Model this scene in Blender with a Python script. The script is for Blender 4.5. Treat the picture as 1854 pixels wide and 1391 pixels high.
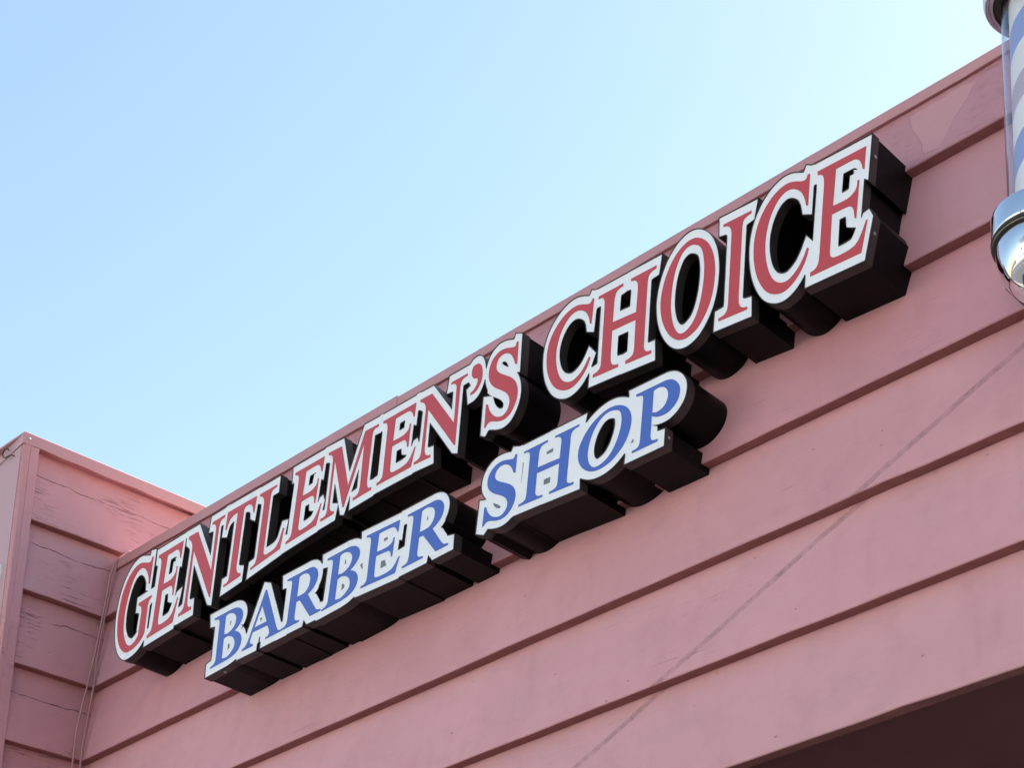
import bpy, math, random
from mathutils import Vector, Matrix
from mathutils.geometry import delaunay_2d_cdt

for o in list(bpy.data.objects):
    bpy.data.objects.remove(o, do_unlink=True)
scene = bpy.context.scene
COL = scene.collection
R = math.radians

# ------------------------------------------------------------------ camera
CAM_LOC = (4.65889, -2.75329, -2.59104)
CAM_R = (0.760636, 0.647472, -0.047038)
CAM_U = (0.295645, -0.280986, 0.913039)
CAM_F = (-0.57795, 0.708397, 0.40515)
F_PX, CX, CY, LEAN = 3179.01, 1240.17, 1237.79, 0.05679

cd = bpy.data.cameras.new('camera')
cam = bpy.data.objects.new('camera', cd)
COL.objects.link(cam)
r_, u_, f_ = Vector(CAM_R), Vector(CAM_U), Vector(CAM_F)
cam.matrix_world = Matrix(((r_.x, u_.x, -f_.x, CAM_LOC[0]), (r_.y, u_.y, -f_.y, CAM_LOC[1]),
                           (r_.z, u_.z, -f_.z, CAM_LOC[2]), (0, 0, 0, 1)))
cd.sensor_fit = 'HORIZONTAL'
cd.sensor_width = 36.0
cd.lens = F_PX / 1854.0 * 36.0
cd.shift_x = (927.0 - CX) / 1854.0
cd.shift_y = (CY - 695.5) / 1854.0
cd.clip_start = 0.05
cd.clip_end = 2000.0
scene.camera = cam

# ------------------------------------------------------------------ world, sun, exposure
EL, AZ, SKY, DUST, SUNE, EXPO = 47, 0, 0.055, 0.3, 5.0, 2.0
SUN_ELEV, SUN_AZ = R(EL), R(AZ)
world = bpy.data.worlds.new('World')
scene.world = world
world.use_nodes = True
wn = world.node_tree
wn.nodes.clear()
w_out = wn.nodes.new('ShaderNodeOutputWorld')
w_bg = wn.nodes.new('ShaderNodeBackground')
sky = wn.nodes.new('ShaderNodeTexSky')
sky.sky_type = 'NISHITA'
sky.sun_disc = False
sky.sun_elevation = SUN_ELEV
sky.sun_rotation = SUN_AZ
sky.air_density = 1.6
sky.dust_density = DUST
sky.ozone_density = 0.2
w_bg.inputs['Strength'].default_value = SKY
wn.links.new(sky.outputs[0], w_bg.inputs['Color'])
wn.links.new(w_bg.outputs[0], w_out.inputs['Surface'])

sl = bpy.data.lights.new('sun', 'SUN')
sl.energy = SUNE
sl.angle = R(0.5)
sl.color = (1.0, 0.94, 0.85)
sun = bpy.data.objects.new('sun', sl)
COL.objects.link(sun)
sd = Vector((math.sin(SUN_AZ) * math.cos(SUN_ELEV), math.cos(SUN_AZ) * math.cos(SUN_ELEV), math.sin(SUN_ELEV)))
sun.rotation_euler = (-sd).to_track_quat('-Z', 'Y').to_euler()
sun.location = (0, 8, 12)

vs = scene.view_settings
vs.view_transform = 'Standard'
vs.look = 'None'
vs.exposure = EXPO
vs.gamma = 1.0
vs.use_curve_mapping = False

# ------------------------------------------------------------------ frame of the sign wall
KL = math.hypot(1, LEAN)
UP = Vector((0, LEAN / KL, 1 / KL))           # up along the (slightly leaning) shop wall
IN = Vector((0, 1 / KL, -LEAN / KL))          # into the wall
GROUND = CAM_LOC[2] - 1.6
LEVELS = [-0.2528, -0.5095, -0.7689, -1.0280, -1.2842]
LAP = 0.030                                   # how far each board's lower edge stands out
SIGN_D = 0.1278                               # depth of the sign letters


def PW(x, v, n=0.0):
    return Vector((x, 0, 0)) + UP * v + IN * n


# ------------------------------------------------------------------ helpers
def obj(name, verts, faces, mat, parent=None, smooth=False, mats=None, fmat=None, loc=None):
    me = bpy.data.meshes.new(name)
    me.from_pydata([tuple(v) for v in verts], [], faces)
    for m in (mats or [mat]):
        me.materials.append(m)
    if fmat:
        for p, i in zip(me.polygons, fmat):
            p.material_index = i
    if smooth:
        for p in me.polygons:
            p.use_smooth = True
    me.update()
    o = bpy.data.objects.new(name, me)
    COL.objects.link(o)
    if loc is not None:
        o.location = loc
    if parent:
        o.parent = parent
    return o


def empty(name, loc=(0, 0, 0)):
    o = bpy.data.objects.new(name, None)
    COL.objects.link(o)
    o.location = loc
    o.empty_display_size = 0.1
    return o


def tag(o, label=None, cat=None, group=None, kind=None):
    if label: o['label'] = label
    if cat: o['category'] = cat
    if group: o['group'] = group
    if kind: o['kind'] = kind
    return o


def put(o, parent):
    """parent while keeping the mesh where it was built"""
    o.parent = parent
    o.matrix_parent_inverse = Matrix.Translation(parent.location).inverted()
    return o


def box(p0, ax, ay, az):
    """eight corners from a corner and three edge vectors"""
    p0 = Vector(p0)
    v = [p0 + ax * i + ay * j + az * k for k in (0, 1) for j in (0, 1) for i in (0, 1)]
    f = [(0, 2, 3, 1), (4, 5, 7, 6), (0, 1, 5, 4), (2, 6, 7, 3), (0, 4, 6, 2), (1, 3, 7, 5)]
    return v, f


class MB:
    def __init__(s):
        s.v, s.f = [], []

    def add(s, vf):
        n = len(s.v)
        s.v += list(vf[0])
        s.f += [tuple(i + n for i in f) for f in vf[1]]
        return s

    def build(s, name, mat, parent=None, smooth=False):
        o = obj(name, s.v, s.f, mat, None, smooth)
        if parent: put(o, parent)
        return o


def recalc(o):
    import bmesh
    bm = bmesh.new()
    bm.from_mesh(o.data)
    bmesh.ops.recalc_face_normals(bm, faces=bm.faces)
    bm.to_mesh(o.data)
    bm.free()
    return o


def tube(pts, r, nseg=8):
    pts = [Vector(p) for p in pts]
    V, F = [], []
    up = Vector((0.31, 0.2, 0.93)).normalized()
    for i, p in enumerate(pts):
        t = (pts[min(i + 1, len(pts) - 1)] - pts[max(i - 1, 0)]).normalized()
        a = t.cross(up)
        if a.length < 1e-3: a = t.cross(Vector((1, 0, 0)))
        a.normalize()
        b = t.cross(a).normalized()
        for k in range(nseg):
            th = 2 * math.pi * k / nseg
            V.append(p + (a * math.cos(th) + b * math.sin(th)) * r)
    for i in range(len(pts) - 1):
        for k in range(nseg):
            k2 = (k + 1) % nseg
            F.append((i * nseg + k, i * nseg + k2, (i + 1) * nseg + k2, (i + 1) * nseg + k))
    F.append(tuple(range(nseg - 1, -1, -1)))
    F.append(tuple(range((len(pts) - 1) * nseg, len(pts) * nseg)))
    return V, F


def smoothpath(pts, n=5):
    pts = [Vector(p) for p in pts]
    out = []
    for i in range(len(pts) - 1):
        p0, p1, p2, p3 = pts[max(i - 1, 0)], pts[i], pts[i + 1], pts[min(i + 2, len(pts) - 1)]
        for k in range(n):
            t = k / n
            out.append(0.5 * ((2 * p1) + (p2 - p0) * t + (2 * p0 - 5 * p1 + 4 * p2 - p3) * t * t
                              + (-p0 + 3 * p1 - 3 * p2 + p3) * t ** 3))
    out.append(pts[-1])
    return out


# ------------------------------------------------------------------ materials
class NT:
    """small helper to write node trees"""
    def __init__(s, name):
        s.m = bpy.data.materials.new(name)
        s.m.use_nodes = True
        s.t = s.m.node_tree
        s.b = s.t.nodes['Principled BSDF']

    def n(s, typ, **kw):
        nd = s.t.nodes.new('ShaderNode' + typ)
        for k, v in kw.items():
            if k.startswith('i_'):
                key = k[2:]
                key = int(key) if key.isdigit() else key.replace('_', ' ')
                s.set(nd, key, v)
            else:
                setattr(nd, k, v)
        return nd

    def set(s, nd, key, v):
        if isinstance(v, bpy.types.NodeSocket): s.t.links.new(v, nd.inputs[key])
        else: nd.inputs[key].default_value = v

    def math(s, op, a, b=None, c=None, clamp=False):
        nd = s.t.nodes.new('ShaderNodeMath')
        nd.operation = op
        nd.use_clamp = clamp
        s.set(nd, 0, a)
        if b is not None: s.set(nd, 1, b)
        if c is not None: s.set(nd, 2, c)
        return nd.outputs[0]

    def ramp(s, x, a, b):
        """smooth 0..1 as x goes a..b"""
        nd = s.t.nodes.new('ShaderNodeMapRange')
        nd.interpolation_type = 'SMOOTHSTEP'
        s.set(nd, 'Value', x)
        nd.inputs['From Min'].default_value = a
        nd.inputs['From Max'].default_value = b
        return nd.outputs[0]

    def mix(s, fac, a, b, mode='MIX'):
        nd = s.t.nodes.new('ShaderNodeMix')
        nd.data_type = 'RGBA'
        nd.blend_type = mode
        for key, v in ((0, fac), (6, a), (7, b)):
            if isinstance(v, bpy.types.NodeSocket): s.t.links.new(v, nd.inputs[key])
            else: nd.inputs[key].default_value = v if not isinstance(v, tuple) else (v + (1,))[:4]
        return nd.outputs[2]

    def pos(s):
        return s.n('NewGeometry').outputs['Position']

    def scaled(s, vec, sc):
        m = s.n('Mapping')
        s.set(m, 'Vector', vec)
        m.inputs['Scale'].default_value = sc
        return m.outputs[0]

    def noise(s, vec, scale, detail=4, rough=0.55, dist=0.0, w=None):
        nd = s.n('TexNoise')
        if w is not None:
            nd.noise_dimensions = '4D'
            s.set(nd, 'W', w)
        s.set(nd, 'Vector', vec)
        nd.inputs['Scale'].default_value = scale
        nd.inputs['Detail'].default_value = detail
        nd.inputs['Roughness'].default_value = rough
        nd.inputs['Distortion'].default_value = dist
        return nd.outputs[0]

    def bump(s, h, strength, dist=0.002, normal=None):
        nd = s.n('Bump')
        s.set(nd, 'Height', h)
        nd.inputs['Strength'].default_value = strength
        nd.inputs['Distance'].default_value = dist
        if normal is not None: s.set(nd, 'Normal', normal)
        return nd.outputs[0]


def simple(name, col, rough=0.5, metal=0.0, vary=0.06, bump=0.0, scale=30.0, spec=0.5, rv=0.25):
    k = NT(name)
    p = k.pos()
    n = k.noise(p, scale, 5, 0.6)
    f = k.math('MULTIPLY_ADD', n, vary * 2, 1 - vary)
    c = k.n('VectorMath', operation='SCALE')
    c.inputs[0].default_value = col
    k.set(c, 'Scale', f)
    k.set(k.b, 'Base Color', c.outputs[0])
    rr = k.math('MULTIPLY_ADD', n, rv, rough - rv * 0.5)
    k.set(k.b, 'Roughness', rr)
    k.b.inputs['Metallic'].default_value = metal
    k.b.inputs['Specular IOR Level'].default_value = spec
    if bump:
        k.set(k.b, 'Normal', k.bump(n, bump))
    return k.m


PINK = (0.525, 0.252, 0.280)


def painted_boards(name, along, wear, stain=False, patch=False):
    """old pink paint on wooden boards; 'along' is the grain axis ('x' or 'y')"""
    k = NT(name)
    p = k.pos()
    rnd = k.n('ObjectInfo').outputs['Random']
    w = k.math('MULTIPLY', rnd, 37.0)
    sep = k.n('SeparateXYZ')
    k.set(sep, 0, p)
    X, Y, Z = sep.outputs
    gs = {'x': (1.0, 6.0, 16.0), 'y': (6.0, 1.0, 16.0), 'z': (14.0, 14.0, 1.0)}[along]
    grain = k.noise(k.scaled(p, gs), 9.0, 6, 0.65, 0.3, w)
    fine = k.noise(k.scaled(p, gs), 34.0, 4, 0.6, 0.1, w)
    big = k.noise(p, 2.3, 4, 0.6, 0.4, w)
    mid = k.noise(p, 11.0, 5, 0.62, 0.2, w)
    # base colour: faded blotches, board to board tone
    c = k.mix(k.ramp(big, 0.3, 0.72), PINK, (0.57, 0.28, 0.31))
    c = k.mix(k.math('MULTIPLY', k.ramp(mid, 0.45, 0.75), 0.35), c, (0.44, 0.20, 0.222))
    tone = k.math('MULTIPLY_ADD', rnd, 0.05, 0.975)
    sc = k.n('VectorMath', operation='SCALE')
    k.set(sc, 0, c)
    k.set(sc, 'Scale', tone)
    c = k.mix(1.0, sc.outputs[0], k.n('ObjectInfo').outputs['Color'], 'MULTIPLY')   # tint per plank, with light on the lower shop planks put in
    # dusty grey film
    c = k.mix(k.math('MULTIPLY', k.ramp(k.noise(k.scaled(p, (1, 1, 2.5)), 3.7, 5, 0.65, 0.6, w), 0.45, 0.8), 0.22), c, (0.40, 0.27, 0.27))
    # faint rain runs down the paint
    run = k.noise(k.scaled(p, (1.0, 1.0, 0.07)), 26.0, 4, 0.6, 0.0, w)
    c = k.mix(k.math('MULTIPLY', k.ramp(run, 0.52, 0.74), 0.075), c, (0.24, 0.115, 0.12))
    # short grain cracks
    cgs = {'x': (1.4, 8.0, 30.0), 'y': (8.0, 2.2, 30.0), 'z': (12.0, 12.0, 9.0)}[along]
    cr = k.noise(k.scaled(p, cgs), 6.0, 5, 0.55, 0.35, w)
    area = k.noise(p, 5.0 if along == 'y' else 3.0, 3, 0.55, 0.0, w)
    lo = 0.63 - 0.05 * wear
    crack = k.math('MULTIPLY', k.ramp(cr, lo, lo + 0.035), k.ramp(area, 0.60 - 0.10 * wear, 0.72 - 0.08 * wear))
    c = k.mix(k.math('MULTIPLY', crack, 0.25 + 0.27 * wear), c, (0.12, 0.042, 0.045))
    # little flecks and knocks
    vo = k.n('TexVoronoi', feature='F1')
    k.set(vo, 'Vector', k.scaled(p, (1, 1, 1.6)))
    vo.inputs['Scale'].default_value = 17.0
    fleck = k.math('MULTIPLY', k.ramp(vo.outputs['Distance'], 0.085, 0.045), k.ramp(k.n('SeparateColor', i_0=vo.outputs['Color']).outputs[0], 0.80, 0.86))
    c = k.mix(k.math('MULTIPLY', fleck, 0.55), c, (0.13, 0.06, 0.06))
    h = k.math('MULTIPLY_ADD', grain, 0.6, k.math('MULTIPLY', fine, 0.4))
    h = k.math('SUBTRACT', h, k.math('MULTIPLY', crack, 1.2))
    if along == 'y':
        # one long split in each board, wandering along the grain
        oc = k.n('TexCoord').outputs['Object']
        so = k.n('SeparateXYZ')
        k.set(so, 0, oc)
        oz = so.outputs[2]
        comb = k.n('CombineXYZ')
        k.set(comb, 0, so.outputs[1])
        wav = k.noise(comb.outputs[0], 7.0, 5, 0.6, 0.0, w)
        line = k.math('MULTIPLY_ADD', rnd, 0.03, 0.163)
        dz = k.math('ABSOLUTE', k.math('SUBTRACT', oz, k.math('ADD', line, k.math('MULTIPLY_ADD', wav, 0.05, -0.025))))
        wid = k.noise(comb.outputs[0], 13.0, 3, 0.6, 0.0, k.math('ADD', w, 5.0))
        wd = k.math('MULTIPLY', k.ramp(wid, 0.36, 0.62), 0.0023)
        split = k.ramp(k.math('DIVIDE', dz, k.math('ADD', wd, 0.00005)), 1.5, 0.5)
        c = k.mix(k.math('MULTIPLY', split, 0.65), c, (0.085, 0.03, 0.032))
        h = k.math('SUBTRACT', h, k.math('MULTIPLY', split, 2.0))
    if stain:
        # a dirty diagonal streak rubbed across the boards
        V = k.n('VectorMath', operation='DOT_PRODUCT')
        k.set(V, 0, p)
        V.inputs[1].default_value = UP
        v = V.outputs['Value']
        wob = k.noise(p, 2.0, 3, 0.5)
        dl = k.math('SUBTRACT', k.math('SUBTRACT', v, -0.563), k.math('MULTIPLY', k.math('SUBTRACT', X, 3.357), 0.468))
        dl = k.math('ABSOLUTE', k.math('ADD', dl, k.math('MULTIPLY_ADD', wob, 0.03, -0.015 + 0.006)))
        gr = k.noise(p, 55.0, 5, 0.7)
        gr2 = k.noise(p, 9.0, 3, 0.6)
        st = k.math('MULTIPLY', k.ramp(dl, 0.0100, 0.0062), k.math('MULTIPLY_ADD', k.ramp(gr, 0.34, 0.72), 0.40, k.math('MULTIPLY', k.ramp(gr2, 0.4, 0.7), 0.30)))
        st = k.math('ADD', st, k.math('MULTIPLY', k.ramp(dl, 0.0100, 0.0062), 0.12), clamp=True)
        c = k.mix(k.math('MULTIPLY', st, 0.9), c, (0.20, 0.105, 0.105))
    if patch:
        rough_ = k.noise(k.scaled(p, (1.0, 4.0, 3.2)), 30.0, 6, 0.7, 0.4)
        c = k.mix(k.math('MULTIPLY', k.ramp(rough_, 0.5, 0.72), 0.45), c, (0.27, 0.105, 0.115))
        h = k.math('ADD', h, k.math('MULTIPLY', rough_, 1.3))
        V = k.n('VectorMath', operation='DOT_PRODUCT')
        k.set(V, 0, p)
        V.inputs[1].default_value = UP
        v = V.outputs['Value']
        wob = k.math('MULTIPLY_ADD', k.noise(p, 9.0, 5, 0.65), 0.05, -0.025)
        # filler patch: wider at the top, slanting to a point near the lower edge
        left = k.math('ADD', k.math('SUBTRACT', X, k.math('MULTIPLY_ADD', v, -0.30, 3.175)), wob)
        right = k.math('ADD', k.math('SUBTRACT', k.math('MULTIPLY_ADD', v, 0.72, 3.195), X), wob)
        top = k.math('SUBTRACT', k.math('ADD', 0.170, wob), v)
        bot = k.math('ADD', k.math('SUBTRACT', v, 0.018), wob)
        inside = k.math('MINIMUM', k.math('MINIMUM', left, right), k.math('MINIMUM', top, bot))
        ms = k.ramp(inside, -0.001, 0.003)
        c = k.mix(k.math('MULTIPLY', ms, 0.75), c, (0.53, 0.285, 0.31))
        rim = k.math('MULTIPLY', k.ramp(inside, -0.003, -0.001), k.ramp(inside, 0.0015, 0.0))
        c = k.mix(k.math('MULTIPLY', k.math('MULTIPLY', rim, k.ramp(big, 0.45, 0.62)), 0.28), c, (0.14, 0.05, 0.055))
        h = k.mix(ms, h, k.math('MULTIPLY_ADD', mid, 0.2, 0.75))
    k.set(k.b, 'Base Color', c)
    k.set(k.b, 'Roughness', k.math('MULTIPLY_ADD', mid, 0.25, 0.40))
    k.b.inputs['Specular IOR Level'].default_value = 0.35
    k.set(k.b, 'Normal', k.bump(h, 0.36 + 0.25 * wear, 0.0028))
    return k.m


M = {}
M['front'] = painted_boards('pink_paint_front', 'x', 0.30, stain=True)
M['front_top'] = painted_boards('pink_paint_top_board', 'x', 0.75, patch=True)
M['side'] = painted_boards('pink_paint_side', 'y', 1.0)
M['edge'] = simple('brown_board_edge', (0.32, 0.14, 0.13), 0.8, 0, 0.3, 0.3, 40, 0.2)  # darker brown for the lower edges of the boards
M['flash'] = simple('pink_metal_flashing', (0.50, 0.25, 0.265), 0.42, 0, 0.05, 0.06, 14)
M['trim'] = painted_boards('pink_paint_trim', 'z', 0.8)
M['lilac'] = simple('lilac_skylit_paint', (0.50, 0.31, 0.345), 0.5, 0, 0.07, 0.15, 9)  # bluish skylight on the tower front is put into this colour
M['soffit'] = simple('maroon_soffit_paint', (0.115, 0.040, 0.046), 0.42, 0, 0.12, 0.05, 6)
M['roof'] = simple('roof_gravel', (0.46, 0.33, 0.25), 0.9, 0, 0.25, 0.5, 60)
M['black'] = simple('black_sign_metal', (0.0032, 0.0022, 0.0027), 0.45, 0, 0.3, 0.04, 25, 0.11)
M['cap'] = simple('dark_trim_cap', (0.040, 0.033, 0.031), 0.42, 0, 0.15, 0.0, 25, 0.35)
M['white'] = simple('white_acrylic', (0.85, 0.88, 0.915), 0.28, 0, 0.015, 0.0, 5, 0.5, 0.04)
M['red'] = simple('red_vinyl', (0.53, 0.062, 0.072), 0.36, 0, 0.05, 0.0, 12)
M['blue'] = simple('blue_vinyl', (0.066, 0.142, 0.52), 0.36, 0, 0.05, 0.0, 12)
M['infill'] = simple('grey_infill', (0.17, 0.18, 0.20), 0.5, 0, 0.05)
M['screw'] = simple('dull_screw', (0.35, 0.33, 0.33), 0.4, 0.7)
M['cable'] = simple('pink_painted_cable', (0.42, 0.22, 0.225), 0.5, 0, 0.12, 0.05, 60)
M['wire'] = simple('rusty_wire', (0.05, 0.04, 0.04), 0.5, 0.6, 0.3)
M['chrome'] = simple('chrome', (0.80, 0.82, 0.85), 0.04, 1.0, 0.02, 0.0, 30, 0.5, 0.05)
M['brushed'] = simple('brushed_steel', (0.62, 0.65, 0.70), 0.32, 1.0, 0.08, 0.0, 20, 0.5, 0.1)
M['rubber'] = simple('black_gasket', (0.018, 0.016, 0.015), 0.4)
M['brass'] = simple('dull_brass_ring', (0.42, 0.36, 0.26), 0.3, 1.0)
M['steel'] = simple('grey_bracket', (0.16, 0.18, 0.21), 0.45, 0.3, 0.15)
M['stucco'] = simple('storefront_stucco', (0.40, 0.20, 0.21), 0.8, 0, 0.08, 0.3, 40)
M['asphalt'] = simple('asphalt', (0.05, 0.05, 0.052), 0.85, 0, 0.25, 0.4, 40)
M['concrete'] = simple('concrete', (0.20, 0.19, 0.18), 0.85, 0, 0.12, 0.25, 20)
M['cream'] = simple('cream_render', (0.76, 0.73, 0.68), 0.8, 0, 0.06, 0.2, 10)
M['glassdark'] = simple('dark_window_glass', (0.03, 0.035, 0.04), 0.08)
M['bark'] = simple('bark', (0.10, 0.07, 0.05), 0.9, 0, 0.3, 0.6, 18)
M['leaf'] = simple('leaf', (0.17, 0.18, 0.045), 0.55, 0, 0.4, 0, 3)
M['paintline'] = simple('road_paint', (0.75, 0.74, 0.70), 0.7, 0, 0.1)


def glass_mat():
    k = NT('pole_glass')
    tr = k.n('BsdfTransparent')
    tr.inputs[0].default_value = (0.965, 0.975, 0.985, 1)
    gl = k.n('BsdfGlossy')
    gl.inputs['Roughness'].default_value = 0.02
    lw = k.n('LayerWeight')
    lw.inputs['Blend'].default_value = 0.5
    fc = k.math('POWER', lw.outputs['Facing'], 2.6)
    mx = k.n('MixShader')
    k.set(mx, 0, k.math('MULTIPLY_ADD', fc, 0.85, 0.05, clamp=True))
    k.set(mx, 1, tr.outputs[0])
    k.set(mx, 2, gl.outputs[0])
    k.t.links.new(mx.outputs[0], k.t.nodes['Material Output'].inputs['Surface'])
    return k.m


M['glass'] = glass_mat()

# ------------------------------------------------------------------ the setting: ground, kerb, road
gv = [(-60, -1.3, GROUND), (60, -1.3, GROUND), (60, 60, GROUND), (-60, 60, GROUND)]
tag(obj('pavement', gv, [(0, 1, 2, 3)], M['concrete']), kind='structure')
tag(obj('ground', [(-600, -600, GROUND - 0.13), (600, -600, GROUND - 0.13), (600, 600, GROUND - 0.13), (-600, 600, GROUND - 0.13)],
        [(0, 1, 2, 3)], M['asphalt']), kind='structure')
v, f = box((-60, -1.45, GROUND - 0.129), Vector((120, 0, 0)), Vector((0, 0.15, 0)), Vector((0, 0, 0.132)))
tag(obj('kerb', v, f, M['concrete']), kind='structure')
v, f = box((-60, -32, GROUND - 0.129), Vector((120, 0, 0)), Vector((0, 14.5, 0)), Vector((0, 0, 0.13)))
tag(obj('far_pavement', v, f, M['concrete']), kind='structure')
mb = MB()
for i in range(-12, 13):
    mb.add(([(i * 4.5, -10.45, GROUND - 0.126), (i * 4.5 + 2, -10.45, GROUND - 0.126), (i * 4.5 + 2, -10.3, GROUND - 0.126), (i * 4.5, -10.3, GROUND - 0.126)], [(0, 1, 2, 3)]))
tag(mb.build('road_marking', M['paintline']), kind='structure')


# ------------------------------------------------------------------ lapped boards
def board(name, mat, length, x0, height, mapper, seed, top=None, lap=LAP, nseg=72, wob=0.0009):
    """one lapped board; mapper(s, h, n) -> point; s along, h up from its lower edge, n into the wall"""
    rng = random.Random(seed)
    top = height + 0.02 if top is None else top
    slope = lap / 0.2568
    V, F = [], []
    off, o2 = 0.0, 0.0
    prof_n = 8
    for i in range(nseg + 1):
        s = x0 + length * i / nseg
        off = off * 0.75 + rng.uniform(-wob, wob)
        o2 = o2 * 0.8 + rng.uniform(-0.0006, 0.0006)
        nick = rng.uniform(0.001, 0.0028) if rng.random() < 0.09 else 0.0
        prof = [(0.0022 + off + nick, 0.0 + o2), (0.0 + off + nick, 0.0024 + o2), (off * 0.3, lap - 0.0006), (0.02, lap + 0.006),
                (top, slope * top + 0.014), (top, slope * top + 0.0006),
                (height * 0.62, slope * height * 0.62 + o2 * 1.5), (height * 0.2, slope * height * 0.2 + o2)]
        V += [mapper(s, h, n) for h, n in prof]
    for i in range(nseg):
        for j in range(prof_n):
            j2 = (j + 1) % prof_n
            F.append((i * prof_n + j, i * prof_n + j2, (i + 1) * prof_n + j2, (i + 1) * prof_n + j))
    F.append(tuple(range(prof_n)))
    F.append(tuple(range(nseg * prof_n, (nseg + 1) * prof_n))[::-1])
    return V, F


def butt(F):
    """material slot per face: the lower edge is a darker brown than the face"""
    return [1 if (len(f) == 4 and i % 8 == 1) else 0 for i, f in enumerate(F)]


# ---- the shop wall that carries the sign
X0, X1 = -0.032, 6.6
shop = empty('shop_wall', (0, 0, GROUND))
tag(shop, 'pink lapped board shop wall that carries the big lettered signs', 'wall')
PLANK_TINT = [(0.94, 1.0, 1.05, 1), (1.08, 1.1, 1.14, 1), (1.14, 1.22, 1.22, 1), (1.17, 1.29, 1.28, 1), (1.19, 1.33, 1.32, 1)]  # plank tints: light gained lower down the wall is put into these
prev = 0.0
for i, lv in enumerate(LEVELS):
    h = prev - lv
    V, F = board('plank', M['front'], X1 - X0, X0, h, lambda s, a, n, lv=lv: PW(s, lv + a, n) - UP * lv, 11 + i)
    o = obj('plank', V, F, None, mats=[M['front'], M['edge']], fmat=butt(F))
    recalc(o)
    o.location = UP * lv
    o.color = PLANK_TINT[i]
    put(o, shop)
    prev = lv
V, F = board('plank', M['front_top'], X1 - X0, X0, 0.20, lambda s, a, n: PW(s, a, n), 31, top=0.20)
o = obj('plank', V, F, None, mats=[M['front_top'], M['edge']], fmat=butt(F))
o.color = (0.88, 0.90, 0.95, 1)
recalc(o)
put(o, shop)
tag(o, 'rough cracked top plank with a pale smooth filler patch at its right end')


def coping(x0, x1, lo, hi, seed):
    rng = random.Random(seed)
    V, F = [], []
    n = max(6, int((x1 - x0) / 0.06))
    w = 0.0
    for i in range(n + 1):
        x = x0 + (x1 - x0) * i / n
        w = w * 0.6 + rng.uniform(-0.0022, 0.0022)
        prof = [(lo + w, 0.012), (lo + w * 0.8, 0.0155), (lo + 0.004, 0.030), (hi, 0.16), (hi + 0.002, 0.16), (hi + 0.002 + w * .2, 0.0125), (hi - 0.001 + w * .2, 0.011)]
        V += [PW(x, a, b) for a, b in prof]
    k = 7
    for i in range(n):
        for j in range(k):
            j2 = (j + 1) % k
            F.append((i * k + j, i * k + j2, (i + 1) * k + j2, (i + 1) * k + j))
    F.append(tuple(range(k)))
    F.append(tuple(range(n * k, (n + 1) * k))[::-1])
    return V, F


for x0, x1, lo, hi, s in ((-0.01, 1.392, 0.184, 0.2185, 3), (1.3945, 6.6, 0.184, 0.2125, 4)):
    V, F = coping(x0, x1, lo, hi, s)
    o = obj('coping_strip', V, F, M['flash'])
    recalc(o)
    put(o, shop)
# bottom of the fascia: brown edge strip, soffit, the storefront below, the roof behind the parapet
base = LEVELS[-1]
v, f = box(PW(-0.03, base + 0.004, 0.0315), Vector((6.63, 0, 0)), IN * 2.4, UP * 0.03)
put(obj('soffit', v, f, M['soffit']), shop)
v, f = box((-0.03, 2.3, GROUND), Vector((6.63, 0, 0)), Vector((0, 0.2, 0)), Vector((0, 0, PW(0, base).z - GROUND - 0.005)))
put(obj('storefront', v, f, M['stucco']), shop)
v, f = box((0.0, 0.19, 0.02), Vector((6.6, 0, 0)), Vector((0, 6, 0)), Vector((0, 0, 0.06)))
put(obj('roof', v, f, M['roof']), shop)
v, f = box(PW(-0.03, base + 0.05, 0.075), Vector((6.63, 0, 0)), IN * 0.03, UP * 1.43)
put(obj('backing', v, f, M['stucco']), shop)

# ---- the taller wall on the left
YF = -0.342                                   # front corner of the taller wall
T2 = 0.549
SIDE_LEVELS = [0.2506, 0.0, -0.2528, -0.5095, -0.7689, -1.0280, -1.2842, -1.541, -1.798]
tower = empty('corner_wall', (0, YF, GROUND))
tag(tower, 'taller pink board wall at the left with cracked planks and a lilac front', 'wall')
prev = None
for i, lv in enumerate(SIDE_LEVELS):
    h = (0.512 - lv) if prev is None else prev - lv
    y1 = 3.2 if prev is None else 0.42
    V, F = board('plank', M['side'], y1 - (YF + 0.0545), YF + 0.0545, h,
                 lambda s, a, n: Vector((-n, s, a)), 51 + i, top=(h if prev is None else None), nseg=40 if prev is None else 16, wob=0.0018)
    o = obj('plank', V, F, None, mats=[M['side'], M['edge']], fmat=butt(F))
    recalc(o)
    o.location = (0, 0, lv)
    put(o, tower)
    prev = lv
# corner trim board
zb = -2.0
rng = random.Random(5)
V, F = [], []
n = 60
for i in range(n + 1):
    z = zb + (0.508 - zb) * i / n
    a, b, c = rng.uniform(-.0012, .0012), rng.uniform(-.0012, .0012), rng.uniform(-.0010, .0010)
    prof = [(-0.04, YF + 0.004), (-0.006, YF + 0.002 + a), (0.0015 + c, YF + 0.006 + a), (0.0012 + c, YF + 0.022 + b * .5), (-0.0004 + b, YF + 0.0235), (0.0010 + b, YF + 0.025),
            (0.0010 + b, YF + 0.0520 + b), (0.0002, YF + 0.0535 + b), (-0.04, YF + 0.0535)]
    V += [Vector((x, y, z)) for x, y in prof]
k = len(prof)
for i in range(n):
    for j in range(k):
        j2 = (j + 1) % k
        F.append((i * k + j, i * k + j2, (i + 1) * k + j2, (i + 1) * k + j))
F.append(tuple(range(k)))
F.append(tuple(range(n * k, (n + 1) * k))[::-1])
put(recalc(obj('corner_board', V, F, M['trim'])), tower)
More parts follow.
